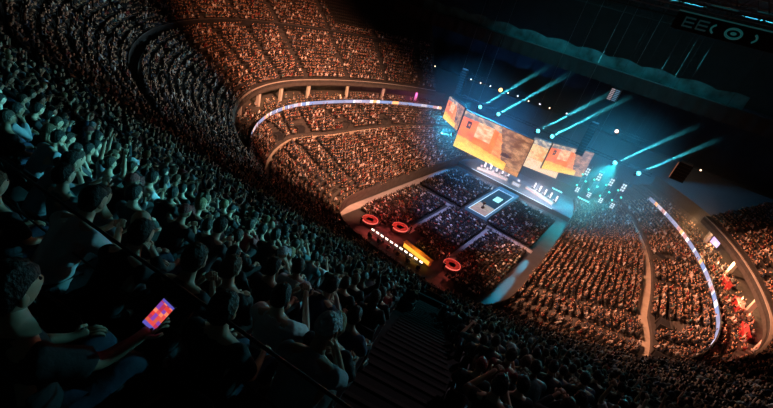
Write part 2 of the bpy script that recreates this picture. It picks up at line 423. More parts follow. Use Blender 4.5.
SHIRTS = [((.012, .012, .014), 'black'), ((.02, .024, .03), 'dark grey'), ((.05, .05, .055), 'grey'), ((.03, .05, .09), 'navy'), ((.55, .56, .58), 'white'), ((.20, .22, .25), 'pale grey'), ((.18, .03, .03), 'red'), ((.06, .14, .15), 'teal')]
SHIRT_W = [.34, .22, .14, .10, .05, .07, .03, .05]
TROUSERS = [(.015, .015, .018), (.03, .04, .07), (.05, .045, .04), (.02, .02, .02)]
def figure(name, loc, rz, pose, shirt, sleeve, hairc, style, skin, trousers, label, group, cat='person', capc=None, shoes=True):
    r = rig(pose); root = empty(name, loc, rz, label, cat, group)
    put('body', r['body'], root, skin); put('shirt', r[sleeve], root, shirt); put('trousers', r['trousers'], root, trousers)
    for me in (r['shoes'] if shoes else ()): put('shoe', me, root, (.02, .02, .022))
    if style != 'bald':
        if style not in r['hair']: r['hair'][style] = hair_mesh(style, r['hd'])
        put('cap' if style == 'cap' else 'hair', r['hair'][style], root, capc if (style == 'cap' and capc) else hairc)
    return root

# ------------------------------------------------------------------ seat positions
AIS = 12.; A0 = -72.5
def row_spots(xy, o, z, th0, th1, pitch, ais_w=.75, a0=A0, step=AIS):
    th = np.linspace(R(th0), R(th1), 3000); x, y = xy(o, th)
    d = np.concatenate([[0], np.cumsum(np.hypot(np.diff(x), np.diff(y)))])
    n = int(d[-1]/pitch); s = (np.arange(n)+.5)*pitch
    t = np.interp(s, d, th); px = np.interp(s, d, x); py = np.interp(s, d, y)
    dx = np.interp(s, d, np.gradient(x)); dy = np.interp(s, d, np.gradient(y)); ln = np.hypot(dx, dy)
    inx, iny = -dy/ln, dx/ln                   # inward normal for increasing theta
    dsdt = np.interp(s, d, np.gradient(d, th))
    ph = (np.degrees(t)-a0+step/2) % step-step/2
    off = R(1)*ph*dsdt
    keep = np.abs(off) > ais_w
    sec = np.floor((np.degrees(t)-a0)/step)
    return np.stack([px, py, np.full(n, z), inx, iny, off, sec], 1)[keep]
STAGE = np.array([0., 92.])
def facing(P, w=.5):
    to = STAGE-P[:, :2]; to /= np.linalg.norm(to, axis=1)[:, None]
    d = P[:, 3:5]*(1-w)+to*w
    return np.arctan2(d[:, 1], d[:, 0])-PI/2
upper = []
for k, (o, z) in enumerate(UP[:31]):
    if k == 12: continue
    S = row_spots(upper_xy, o, z, TH_L+1, TH_R-1, .57)
    S = np.concatenate([S, np.full((len(S), 1), k)], 1); upper.append(S)
SOLO_X = 18.95
so, sz = UP[31]; sy = CY-(35+so)*math.sqrt(1-(SOLO_X/(41.2+so))**2)
sn = np.array([-SOLO_X/(41.2+so)**2, (CY-sy)/(35+so)**2]); sn /= np.linalg.norm(sn)
upper.append(np.array([[SOLO_X, sy, sz, sn[0], sn[1], 9., -1., 31.]]))
upper = np.concatenate(upper); SOLO = len(upper)-1
lower = []
for i, (t, z) in enumerate(LOW):
    S = row_spots(lower_xy, t, z, -228, 48, .56, .6, step=10.)
    lower.append(np.concatenate([S, np.full((len(S), 1), i)], 1))
lower = np.concatenate(lower)
club = np.concatenate([np.concatenate([(S := row_spots(club_xy, o, z, -220, 46, .8, .5)), np.full((len(S), 1), 0)], 1) for o, z in CLUB[:4]])
def drop(S, cond): return S[~cond]
for d in thp:
    x, y = club_xy(3.9, R(d)); club = drop(club, np.hypot(club[:, 0]-x, club[:, 1]-y) < .95)
# vomitories and lounge gaps
for d in (-4, 17, -20, 176, 191, 163, 204, -34):
    x, y = lower_xy(LOW[18][0], R(d)); lower = drop(lower, (np.hypot(lower[:, 0]-x, lower[:, 1]-y) < 1.9) & (lower[:, 7] >= 17))
floor_s = []
for x0, x1, y0, y1 in ((-13.5, -5.2, 53.5, 69.5), (-3.6, 3.8, 55., 69.5), (5.3, 12.9, 52., 69.), (-13.5, -3.2, 72., 88.5), (3.6, 12.9, 71.5, 88.5)):
    for y in np.arange(y0, y1, .85):
        for x in np.arange(x0, x1, .56): floor_s.append((x, y, 0., 0., 1., 0., 0., 0.))
for x0, x1, y0, y1 in ((-13.2, -6.8, 51.4, 53.3), (-.8, 4.0, 51., 54.6), (6.5, 12.5, 48.6, 51.6)):
    for y in np.arange(y0, y1, .85):
        for x in np.arange(x0, x1, .6): floor_s.append((x, y, 0., 0., 1., 0., 0., 0.))
floor_s = np.array(floor_s)
for x, y in ((-9.9, 49.6), (-5.5, 52.6), (5.8, 51.6)): floor_s = drop(floor_s, np.hypot(floor_s[:, 0]-x, floor_s[:, 1]-y) < 2.3)
def infront(S, mar, near=1.2):
    x, y, d = view(S[:, :3]+np.array([0, 0, 1.0])); return (d > near) & (x > -mar) & (x < 773+mar) & (y > -mar) & (y < 408+mar), x, y, d

# near spectators: the people that show largest
ok, X, Y, D = infront(upper, 14)
ok &= (upper[:, 7] <= 30) & (D > 2.2) | (upper[:, 7] == 31)
RNG2 = np.random.default_rng(5)
occupied = RNG2.random(len(upper)) > .07
cand = np.where(ok & occupied)[0]; cand = cand[np.argsort(D[cand])]
NEAR = list(cand[:262]); near_set = set(NEAR)

# ------------------------------------------------------------------ stadium seats
def seat_meshes():
    a = MB(); a.grid(lambda u, v: ((u-.5)*.46, -.16+.40*v, .455+.02*(2*u-1)**2+.015*v), 6, 4); a.grid(lambda u, v: ((.5-u)*.46, -.16+.40*v, .425+.02*(2*u-1)**2+.015*v), 6, 4)
    a.box((0, .24, .452), (.46, .02, .04)); a.box((-.23, .04, .455), (.012, .40, .04)); a.box((.23, .04, .455), (.012, .40, .04))
    b = MB()
    b.grid(lambda u, v: ((u-.5)*(.47-.06*v*v), -.18-.05*v-.03*math.sin(PI*u), .47+.40*v), 8, 6)
    b.grid(lambda u, v: ((.5-u)*(.47-.06*v*v), -.215-.05*v-.03*math.sin(PI*u), .47+.40*v), 8, 6)
    b.tube([(-.235, -.2, .47), (-.21, -.248, .87), (.21, -.248, .87), (.235, -.2, .47)], .017, 6)
    c = MB(); c.box((-.2, -.1, .22), (.03, .16, .44), taper=.7); c.box((.2, -.1, .22), (.03, .16, .44), taper=.7); c.box((0, -.1, .40), (.42, .05, .05)); c.box((-.2, -.1, .008), (.09, .2, .016)); c.box((.2, -.1, .008), (.09, .2, .016))
    return a.mesh('seat_pan', SEATM), b.mesh('backrest', SEATM, True), c.mesh('bracket', BLACKM)
SPAN, SBACK, SBRK = seat_meshes()
def seat(P, rz):
    r = empty('stadium_seat', tuple(P), rz, 'dark folding seat under a spectator on the dim steep upper stand', 'seat', 'seats of the near spectators')
    put('seat_pan', SPAN, r); put('backrest', SBACK, r); put('bracket', SBRK, r)

# ------------------------------------------------------------------ near spectators
FACE_U = facing(upper, .35)
ORD = 'zeroth first second third fourth fifth sixth seventh eighth ninth tenth eleventh twelfth thirteenth fourteenth fifteenth sixteenth seventeenth eighteenth nineteenth twentieth'.split()+['twenty-%s' % s for s in 'first second third fourth fifth sixth seventh eighth ninth'.split()]+['thirtieth']+['thirty-%s' % s for s in 'first second third fourth fifth sixth seventh eighth ninth'.split()]
rank = {}
for i in NEAR:
    k, s = int(upper[i, 7]), int(upper[i, 6])
    m = (upper[:, 7] == k) & (upper[:, 6] == s)
    off = upper[:, 5]; th = np.arctan2(upper[:, 1]-CY, upper[:, 0])
    ref = th[m].max() if s < 0 else th[m].min()
    order = np.argsort(np.abs(th[m]-ref)); rank[i] = int(np.where(np.where(m)[0][order] == i)[0][0])+1
def world_pt(i, rz, p):
    c, s = math.cos(rz), math.sin(rz); b = upper[i, :3]
    return np.array([b[0]+c*p[0]-s*p[1], b[1]+s*p[0]+c*p[1], b[2]+p[2]])
heroes = {}
def hero(px, py, pose, shirt, sleeve='tee', style='short', hairc=None, dmax=9.):
    best = None
    for i in NEAR:
        if i in heroes or D[i] > dmax: continue
        h = POSES[pose][0]['hd']; x, y, d = view(world_pt(i, FACE_U[i], h))
        e = math.hypot(x[0]-px, y[0]-py)
        if best is None or e < best[0]: best = (e, i)
    if best and best[0] < 60: heroes[best[1]] = dict(pose=pose, shirt=shirt, sleeve=sleeve, style=style, hairc=hairc)
    return best
SH = {n: (c, n) for c, n in SHIRTS}
# the one holding the lit phone: whose raised hand lands nearest the phone
PHONE = SOLO
def pixel_ray(x, y): return CR*(x-386.5)/FPX-CU*(y-204)/FPX+CF
prz = FACE_U[PHONE]; pr = pixel_ray(159, 315); PH = EYE+pr*((34.33-EYE[2])/pr[2])
c_, s_ = math.cos(prz), math.sin(prz); dl = PH-upper[PHONE, :3]
PL = np.array([c_*dl[0]+s_*dl[1], -s_*dl[0]+c_*dl[1], dl[2]])/1.03
el = np.array([.23, .20, .84]); pv = (PL-el)/np.linalg.norm(PL-el); pm = PL+np.array([0, -.012, -.045])
POSES['phone'] = (UPR, SEAT_LEGS, REST, (tuple(el), tuple(pm-pv*.10), tuple(pm-pv*.03)), 'holding up one hand')
print('phone local', PL, np.linalg.norm(PL-np.array([.175, 0, 1.])))
heroes[PHONE] = dict(pose='phone', shirt=SH['black'], sleeve='tee', style='short', hairc=0)
hero(95, 240, 'lean', SH['white'], 'tee', 'short', 0)
hero(118, 212, 'spread', SH['pale grey'], 'tee', 'short', 1)
hero(60, 178, 'clap', SH['teal'], 'long', 'short', 0)
hero(10, 140, 'chin', SH['pale grey'], 'long', 'short', 0)
hero(10, 245, 'upright', SH['navy'], 'tee', 'short', 0)
hero(207, 318, 'upright', SH['black'], 'tee', 'short', 1)
hero(225, 240, 'lean', SH['grey'], 'long', 'short', 0)
hero(260, 375, 'lean', SH['teal'], 'tee', 'short', 2)
hero(350, 328, 'upright', SH['dark grey'], 'long', 'short', 3)
hero(312, 345, 'chin', SH['pale grey'], 'tee', 'cap', 0)
hero(262, 290, 'clap', SH['white'], 'tee', 'short', 0)
hero(395, 318, 'upright', SH['black'], 'long', 'long', 1)
hero(150, 180, 'lean', SH['white'], 'tee', 'short', 0)
used_labels = set()
for i in NEAR:
    rr = random.Random(int(i)*7+1); hk = heroes.get(i)
    if hk: pose, (sc, sn), sl, st = hk['pose'], hk['shirt'], hk['sleeve'], hk['style']; hc, hn = HAIRS[hk['hairc'] or 0]
    else:
        pose = rr.choices(['upright', 'lean', 'chin', 'clap', 'spread', 'cheer'], [.42, .28, .13, .12, 0, .05])[0]
        sc, sn = rr.choices(SHIRTS, SHIRT_W)[0]; sl = rr.choice(['tee', 'tee', 'long']); hc, hn = rr.choices(HAIRS, [.4, .35, .18, .07])[0]
        st = rr.choices(['short', 'long', 'bun', 'cap', 'bald'], [.60, .20, .06, .09, .05])[0]
    k, s = int(upper[i, 7]), int(upper[i, 6])
    where = {-1: 'left of stairs', 0: 'right of stairs'}.get(s, 'past next stairs' if s == -2 else 'past far stairs')
    who = {'cap': 'capped spectator', 'bald': 'bald spectator', 'long': 'long-haired spectator'}.get(st, hn+' spectator')
    pd = {'upright': 'seated', 'lean': 'leaning forward', 'chin': 'chin propped', 'clap': 'clapping', 'spread': 'arm outstretched', 'cheer': 'arms raised', 'phone': 'holding phone'}[pose]
    row = ORD[31-k]+' row below rail' if k < 31 else 'just behind rail'
    lab = '%s in %s %s, %s, %s, %s %s' % (who, sn, 'tee' if sl == 'tee' else 'sweater', pd, row, ORD[rank[i]], where)
    if lab in used_labels: print('DUP', lab)
    used_labels.add(lab)
    rz = FACE_U[i]+(rr.uniform(-.22, .22) if not hk else 0)
    P = upper[i, :3]
    o = figure('spectator', tuple(P), rz, pose, sc, sl, hc, st, rr.choices(SKINS, [.35, .25, .2, .12, .08])[0], rr.choice(TROUSERS), lab, 'spectators on the near upper stand', capc=rr.choice([(.02, .02, .025), (.2, .03, .03), (.4, .4, .42)]), shoes=D[i] < 6)
    j = rr.uniform(.94, 1.06); o.scale = (j, j, j)
    if hk: o.scale = (1.03, 1.03, 1.03)
    seat(P, FACE_U[i])
# the smartphone in the raised hand
i = PHONE; rz = FACE_U[i]; q = world_pt(i, rz, PL*1.03)
ph = empty('smartphone', tuple(q), rz, 'lit smartphone with a pink and orange screen held up by a spectator', 'phone')
ph.rotation_euler = (R(-34), R(20), rz)
m = MB(); m.box((0, 0, 0), (.082, .009, .168)); m.build('case', BLACKM, ph, bevel=.004)
m = MB(); rr = random.Random(2); cells = {}
def phc(u, v):
    k = (int(u*4), int(v*8))
    if k not in cells: cells[k] = rr.choice([(.78, .26, .24), (.76, .36, .28), (.66, .22, .34), (.86, .50, .38), (.50, .28, .62), (.80, .30, .30)])
    if v < .14 or v > .92: return (.36, .34, .66)
    return cells[k]
m.grid(lambda u, v: (-.037+.074*u, -.0052, -.078+.156*v), 12, 24, col=lin(phc)); m.build('screen', GLOW, ph)

# ------------------------------------------------------------------ the crowd further off, one mass of figures
def template(lod, pose):
    mb = MB(); cat = []
    def mark(c):
        while len(cat) < len(mb.f): cat.append(c)
    n = 7 if lod == 1 else 4
    lean = .12 if pose == 2 else 0.
    mb.tube([(0, 0, .46), (0, .01+lean*.3, .68), (0, lean*.8, .94), (0, lean, 1.06)], [.17, .155, .18, .07], n, sy=.68); mark(2)
    hb, hs = ((9, 6) if lod == 1 else (6, 4)); hc = (0, .05+lean*1.3, 1.24-lean*.5)
    mb.ball(hc, (.082, .10, .125), hb, hs)
    for f in mb.f[len(cat):]:
        c = np.mean([mb.v[a] for a in f], 0)-np.array(hc); cat.append(1 if (c[2] > .045 or c[1] < -.015) else 0)
    for s in (-1, 1):
        mb.tube([(s*.09, .0, .50), (s*.12, .42, .54)], [.095, .075], n if lod == 1 else 3); mark(3)
        if lod == 1: mb.tube([(s*.12, .42, .54), (s*.12, .44, .06)], [.07, .05], 5); mark(3)
        if pose == 0: A = [(s*.19, 0, .99), (s*.25, .06, .75), (s*.14, .32, .62)]
        elif pose == 1: A = [(s*.19, 0, .99), (s*.33, .08, 1.18), (s*.28, .15, 1.50)]
        elif pose == 2: A = [(s*.19, .1, .93), (s*.22, .30, .70), (s*.05, .45, .78)]
        else: A = [(s*.19, 0, .99), (s*.25, .16, .82), (s*.05, .40, 1.02)]
        k = 5 if lod == 1 else 3
        mb.tube(A[:2], [.06, .05], k); mark(2); mb.tube(A[1:], [.045, .04], k); mark(0)
    V = np.array(mb.v); tri = []; tc = []
    for f, c in zip(mb.f, cat):
        for j in range(1, len(f)-1): tri.append((f[0], f[j], f[j+1])); tc.append(c)
    return V, np.array(tri), np.array(tc)
def mass(name, items, kindlabel, cat, material, smooth=True):
    Vs, Fs, Cs, off = [], [], [], 0
    for (V, F, C), P, rz, sc, pal in items:
        n = len(P)
        if n == 0: continue
        c, s = np.cos(rz)[:, None], np.sin(rz)[:, None]
        x = (c*V[:, 0]-s*V[:, 1])*sc[:, None]+P[:, 0:1]; y = (s*V[:, 0]+c*V[:, 1])*sc[:, None]+P[:, 1:2]; z = V[:, 2]*sc[:, None]+P[:, 2:3]
        Vs.append(np.stack([x, y, z], 2).reshape(-1, 3))
        Fs.append((F[None]+(np.arange(n)*len(V))[:, None, None]+off).reshape(-1, 3)); off += n*len(V)
        Cs.append(pal[:, C, :].reshape(-1, 3))
    V, F, C = np.concatenate(Vs), np.concatenate(Fs), np.concatenate(Cs)
    me = bpy.data.meshes.new(name); me.vertices.add(len(V)); me.vertices.foreach_set('co', V.astype(np.float32).ravel())
    me.loops.add(F.size); me.loops.foreach_set('vertex_index', F.astype(np.int32).ravel())
    me.polygons.add(len(F)); me.polygons.foreach_set('loop_start', np.arange(0, F.size, 3, dtype=np.int32))
    if smooth: me.polygons.foreach_set('use_smooth', np.ones(len(F), bool))
    me.update(calc_edges=True); me.materials.append(material)
    at = me.color_attributes.new('Col', 'FLOAT_COLOR', 'CORNER')
    rgba = np.ones((F.size, 4), np.float32); rgba[:, :3] = np.repeat(C, 3, 0); at.data.foreach_set('color', rgba.ravel())
    o = bpy.data.objects.new(name, me); COL.objects.link(o); print(name, len(F), 'tris')
    return tag(o, kindlabel, cat, kind='stuff')
def palettes(n):
    p = np.zeros((n, 4, 3))
    p[:, 0] = np.array(SKINS)[RNG.choice(5, n, p=[.35, .25, .2, .12, .08])]
    p[:, 1] = np.array([h[0] for h in HAIRS])[RNG.choice(4, n, p=[.4, .35, .18, .07])]
    p[:, 2] = np.array([s[0] for s in SHIRTS])[RNG.choice(8, n, p=[.32, .18, .13, .10, .10, .08, .06, .03])]
    p[:, 3] = np.array(TROUSERS)[RNG.choice(4, n)]
    return p
TPL = {(l, p): template(l, p) for l in (1, 2) for p in range(4)}
far_mask = np.array([i not in near_set for i in range(len(upper))]) & occupied
ok_u, _, _, Du = infront(upper, 60, 2.4)
far_mask &= ok_u & (Du > 5)
th_u = np.arctan2(upper[:, 1]-CY, upper[:, 0])
# tarped empty block at the far top of the left stand
far_mask &= ~((upper[:, 0] < 0) & (upper[:, 1] > 78) & (upper[:, 7] > 14))
allS = [upper[far_mask]]
for S, pe in ((lower, .06), (club, .2), (floor_s, .05)):
    v, _, _, _ = infront(S, 60); S = S[v & (RNG.random(len(S)) > pe)]; allS.append(S)
allS = np.concatenate(allS); rz = facing(allS, .45)+RNG.normal(0, .18, len(allS))
_, _, _, dd = infront(allS, 60)
items = []; po = RNG.choice(4, len(allS), p=[.52, .05, .28, .15]); lod = np.where(dd < 38, 1, 2)
for l in (1, 2):
    for p in range(4):
        k = (lod == l) & (po == p); n = int(k.sum())
        P = allS[k, :3]+np.concatenate([RNG.normal(0, .085, (n, 2)), np.zeros((n, 1))], 1)
        items.append((TPL[(l, p)], P, rz[k], RNG.uniform(.94, 1.06, n), palettes(n)))
mass('crowd', items, 'dense crowd of seated spectators filling the stands and the floor blocks', 'crowd', CROWDM)
# their seats
mb = MB(); mb.box((0, .03, .44), (.46, .40, .04)); mb.box((0, -.22, .66), (.46, .04, .44))
T = (np.array(mb.v), np.array([(f[0], f[j], f[j+1]) for f in mb.f for j in (1, 2)]), np.zeros(24, int))
S0 = []
for S, m in ((upper, 50), (lower, 50), (floor_s, 50)):
    v, _, _, _ = infront(S, m, 2.); S0.append(S[v])
near_xyz = {tuple(np.round(upper[i, :3], 3)) for i in NEAR}
S0 = np.concatenate(S0); S0 = S0[np.array([tuple(np.round(p, 3)) not in near_xyz for p in S0[:, :3]])]

mass('stadium_seats', [(T, S0[:, :3], facing(S0, .35), np.ones(len(S0)), np.full((len(S0), 1, 3), .014))], 'rows of dark folding seats under the crowd', 'seats', CROWDM, False)

# ------------------------------------------------------------------ stairs, rails
def stair_edges():
    # steel nosings on the steps of the stair aisle beside the near spectators
    mb = MB()
    for k, (o, z) in enumerate(UP[:31]):
        for dz, do in ((0., -.44), (.31, .0)):
            if dz and k > 29: continue
            a = A0
            x, y = upper_xy(o+do, R(a)); w = .56
            t = np.array([-math.sin(R(a)), math.cos(R(a))])
            tx, ty = upper_xy(o+do, R(a+.2)); t = np.array([tx-x, ty-y]); t /= np.linalg.norm(t)
            ang = math.atan2(t[1], t[0])
            if dz: mb.box((float(x), float(y)-.2, z+dz/2), (1.4, .40, dz), ang)
            mb.box((float(x), float(y), z+dz+.012), (1.4, .05, .024), ang, mi=1)
    return mb
struct(stair_edges(), 'stairs', [ROOF, CONC])
g = empty('guard_rail', (18.79, 1.03, 33.4), 0, 'dark tubular guard rail crossing in front of the nearest spectators', 'rail')
dv = Vector((19.57-17.3, 1.15-.78, 0)).normalized()
def gp(s, z): return tuple(dv*s+Vector((0, 0, z)))
for z, r_, nm in ((.6, .012, 'top_rail'), (.16, .008, 'mid_rail')):
    m = MB(); m.tube([gp(s, z) for s in (-5, -2, 0, 1.2, 2.6)], r_, 10); m.build(nm, BLACKM, g, True)
for s in (-4.4, -2.6):
    m = MB(); m.tube([gp(s, -.6), gp(s, .6)], .012, 8); m.build('post', BLACKM, g, True)
m = MB(); m.tube([gp(2.5, -.6), gp(2.5, .6)], .012, 8); m.build('post', BLACKM, g, True)
# balustrade on the deck rim beside the stair foot
rr = empty('rim_rail', (0, 0, 0), 0, 'thin steel safety rail running along the front rim of the near stand', 'rail')
m = MB(); m.tube([(*map(float, upper_xy(0., R(a))), 14.85) for a in np.linspace(-150, -5, 120)], .025, 6); m.build('handrail', STEEL, rr, True)
for a in np.linspace(-150, -5, 48):
    x, y = map(float, upper_xy(0., R(a))); m = MB(); m.tube([(x, y, 14.2), (x, y, 14.85)], .016, 6); m.build('post', STEEL, rr)

# ------------------------------------------------------------------ big screens
def nz(x, y):
    return max(-1., min(1., 1.6*noise.fractal(Vector((x*1.7, y*1.7, 3.3)), .9, 2., 4)))
def mixc(a, b, t): t = max(0., min(1., t)); return tuple(x+(y-x)*t for x, y in zip(a, b))
def desert(u, v):
    # a sandy courtyard: yellow ground, orange walls, pale busy middle, brown ridge at one side
    n = nz(u*2.2, v*2.2); f = nz(u*7, v*7); edge = .34-.16*u+.015*n
    if v < edge and u < .80:
        return mixc((1., .86, .42), (.98, .70, .28), (v/edge)**2+.25*f)
    if u > .66+.16*(.5-v)+.02*n:
        c = mixc((.52, .34, .24), (.80, .60, .45), .5+.6*f)
        if (u-.75)**2+(1.6*(v-.38))**2 < .006+.003*f: c = (.36, .22, .16)
        return c if v > .12 else mixc(c, (.9, .62, .36), .5)
    if v > .86+.03*n: return mixc((.86, .72, .58), (.50, .46, .46), .5+.8*f)
    if .09 < u < .155 and .60 < v < .78 and not (.11 < u < .135 and .66 < v < .72): return (.32, .14, .08)
    if u < .24: return mixc((.95, .42, .24), (.98, .56, .26), .5+.5*n)
    if u < .48 and v > .46: return mixc((.96, .62, .40), (.94, .82, .66), .5+.7*f)
    if u > .56: return mixc((.97, .66, .40), (.93, .50, .24), .5+.6*f)
    return mixc((.96, .46, .14), (.98, .60, .22), .5+.6*n)
def pale(u, v):
    f = nz(u*6, v*6)
    if v < .32: return mixc((1., .90, .76), (.96, .80, .62), .5+.5*f)
    if v > .80: return mixc((.90, .82, .72), (.52, .50, .52), .5+.8*f)
    return mixc((.95, .66, .32), (.98, .84, .62), .5+.7*f+(.5 if abs(u-.5) > .3 else 0))
def bigscreen(label, bl, br, zt, img, dist=.5):
    bl, br = Vector(bl), Vector(br); d = br-bl; w = d.length; h = zt-bl.z; a = math.atan2(d.y, d.x)
    c = (bl+br)/2
    r = empty('hanging_screen', (c.x, c.y, bl.z), a, label, 'screen', 'hanging screens over the stage')
    m = MB(); m.box((0, .32, h/2), (w+.1, .5, h+.1)); m.build('casing', BLACKM, r)
    m = MB(); nu, nv = int(w*7), int(h*7)
    m.grid(lambda u, v: ((u-.5)*w, .06, v*h), nu, nv, col=lin(img)); m.build('display_face', GLOW, r)
    m = MB(); m.tube([(-w*.5, .5, h+.1), (w*.5, .5, h+.1)], .08, 6)
    m.build('top_bar', STEEL, r)
    for s in (-.38, .38):
        m = MB(); m.tube([(w*s, .5, h), (w*s, .5, 46.8-bl.z)], .02, 5); m.build('cable', STEEL, r)
    return r
bigscreen('widest hanging screen showing yellow sand and orange walls with brown ridge', (-16.9, 89.6, 5.3), (.9, 89.2, 5.3), 14.6, desert)
bigscreen('hanging orange and brown desert screen beside the lattice light towers', (3.7, 96.4, 7.5), (11.9, 103.8, 7.5), 14.0, desert)
bigscreen('pale cream hanging screen between the two wide orange screens', (-2.05, 102.2, 4.4), (6.6, 104.2, 4.4), 12.3, pale)
bigscreen('small slanted hanging screen at the ribbon board end, angled away', (-24.9, 95.4, 9.), (-17.6, 90.2, 9.), 14.9, desert)

# ------------------------------------------------------------------ trusses, lamps, speakers
def truss(label, p, q, s=.55):
    p, q = Vector(p), Vector(q); L = (q-p).length; a = math.atan2(q.y-p.y, q.x-p.x)
    r = empty('lighting_truss', tuple(p), a, label, 'truss', 'trusses above the stage')
    m = MB()
    for y in (-s/2, s/2):
        for z in (-s/2, s/2): m.tube([(0, y, z), (L, y, z)], .04, 6)
    m.build('chords', BLACKM, r); m = MB(); n = int(L/s/1.5)
    for i in range(n):
        x0, x1 = L*i/n, L*(i+1)/n; f = 1 if i % 2 else -1
        for y in (-s/2, s/2): m.tube([(x0, y, -f*s/2), (x1, y, f*s/2)], .02, 4)
        for z in (-s/2, s/2): m.tube([(x0, -f*s/2, z), (x1, f*s/2, z)], .02, 4)
    m.build('braces', BLACKM, r)
    for x in (L*.1, L*.5, L*.9):
        m = MB(); m.tube([(x, 0, s/2), (x, 0, 46.8-p.z)], .025, 5); m.build('hoist_cable', BLACKM, r)
truss('long front truss carrying teal lamps over the widest screen', (-23, 93.2, 16.6), (24, 93.2, 16.6))
truss('rear truss carrying the amber star lamp', (-24, 101.5, 20.9), (22, 101.5, 20.9))
TEALC = (.08, .85, 1.); DEEP = (.03, .22, 1.)
TE = emi('teal_lens', (.16, .90, 1.), 3.2)
AE = emi('amber_lens', (1., .42, .10), 7.); WE = emi('rose_lens', (1., .55, .42), 4.)
def lamp(label, p, aim, lens, lens_r=.28, group='lamps on the stage trusses', name='moving_head_lamp'):
    r = empty(name, p, 0, label, 'stage lamp', group)
    m = MB(); m.box((0, 0, .42), (.5, .4, .22)); m.build('base', BLACKM, r, bevel=.03)
    d = (Vector(aim)-Vector(p)).normalized(); m = MB()
    for s in (-1, 1): m.box((s*.36, 0, .08), (.07, .2, .62))
    m.box((0, 0, .34), (.76, .2, .08)); m.build('yoke', BLACKM, r, bevel=.015)
    m = MB(); b = Vector((0, 0, 0)); m.tube([b-d*.38, b-d*.30, b+d*.15, b+d*.32], [.16, .22, .25, lens_r+.03], 14); m.build('head', BLACKM, r, True)
    m = MB(); m.ball(tuple(b+d*.50), lens_r*1.05, 14, 10); m.build('lens', lens, r, True)
BEAMS = []
for (x, z), lb in zip(((-15., 15.7), (-10.1, 15.8), (-.1, 15.8), (3.2, 15.9), (16.8, 15.9), (21.5, 15.8)),
    ('teal lamp over the dark end of the widest screen', 'second teal lamp above the widest screen', 'faint teal lamp above the brown ridge end', 'bright teal lamp above the pale cream screen', 'bright teal lamp above the lattice light towers', 'teal lamp at the far tip of the front truss')):
    p = (x, 91.9, z); aim = (x+9, 92+3.5, z+11.5)
    lamp(lb, p, aim, TE, .42); BEAMS.append((p, aim))
lamp('teal lamp below the small slanted screen', (-19., 92.3, 7.0), (-30, 98, 2.5), TE, .36); BEAMS.append(((-19., 92.3, 7.0), (-30, 98, 2.5)))
lamp('glaring amber star lamp on the rear truss', (-14.4, 100.4, 20.1), tuple(EYE), AE, .42, 'glaring lamps', 'flood_lamp')
lamp('glaring rose star lamp high beyond the tall speaker column', (13.9, 100.4, 20.9), tuple(EYE), WE, .36, 'glaring lamps', 'flood_lamp')
def array(label, top, bot, n, w, dpt, curve=.6, lit=False):
    top, bot = Vector(top), Vector(bot); r = empty('line_array', tuple(bot), 0, label, 'loudspeaker', 'hanging speaker columns'); H = top.z-bot.z
    for i in range(n):
        f = (i+.5)/n; m = MB(); y = -curve*(1-f)**2*-1
        m.box((0, y-.0, H*f), (w, dpt, H/n*.9), 0, R(-6*(1-f)*2), taper=.97); m.build('cabinet', BLACKM, r, bevel=.03)
    m = MB(); m.box((0, 0, H+.1), (w*.8, dpt*1.1, .16)); m.build('rigging_frame', STEEL, r)
    m = MB(); m.tube([(0, 0, H), (0, 0, 46.8-bot.z)], .03, 5); m.build('cable', BLACKM, r)
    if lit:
        m = MB(); m.box((-w/2-.05, -.1, H*.5), (.1, .25, H*.85)); m.build('lit_edge_glow', emi('rust_edge_glow', (.9, .28, .12), .35), r)  # glowing strip paints the light caught by the cabinet edge
array('black speaker column above the small slanted screen', (-21.5, 92, 22.8), (-21.5, 92, 16.9), 10, 1.5, .9)
array('black speaker column in front of the orange and brown desert screen', (10.2, 91.6, 22.2), (10.2, 91.6, 14.8), 12, 1.6, .9)
array('short black speaker column with rust-lit edge hanging alone in the dark', (26.9, 80, 23.2), (26.9, 80, 20.0), 6, 2.1, 1.3, .3, True)
# lattice light towers beside the stage
WP = emi('white_lamp_panel', (.85, .95, 1.), 1.1); GT = emi('green_teal_lens', (.06, .92, .62), 2.5)
names = ('nearest to the orange and brown screen', 'second from the orange and brown screen', 'third from the orange and brown screen', 'nearest to the ribbon board end')
for k, x in enumerate((12.9, 15.6, 18.3, 20.9)):
    r = empty('light_tower', (x, 98.5, 5.2), 0, 'lattice light tower with white panels, '+names[k], 'light tower', 'lattice light towers')
    m = MB()
    for sx in (-.45, .45):
        for sy in (-.2, .2): m.tube([(sx, sy, 0), (sx, sy, 7.)], .05, 6)
    for j in range(8):
        m.box((0, -.2, .1+j*.97), (.9, .05, .05)); m.tube([(-.45, .2, j*.9), (.45, .2, (j+1)*.9)], .025, 4)
    m.build('lattice', STEEL, r)
    for z, h in ((5.6, 1.9), (.9, 1.3)):
        m = MB(); m.box((0, -.3, z), (.95, .18, h)); f = m.build('lamp_panel', BLACKM, r)
        m = MB()
        for a in range(2):
            for b in range(3): m.box((-.22+.44*a, -.40, z-h*.33+h*.33*b), (.34, .03, h*.24))
        m.build('lamp_cell', WP, f)
    m = MB(); m.tube([(0, 0, 7), (0, 0, 46.8-5.2)], .02, 4); m.build('cable', BLACKM, r)
    for j, z in enumerate((1.8+.2*(k % 2), 3.4, 4.6)):
        m = MB(); m.ball((.65 if j % 2 else -.62, -.3, z), .2, 10, 6); m.build('teal_lamp', GT, r)
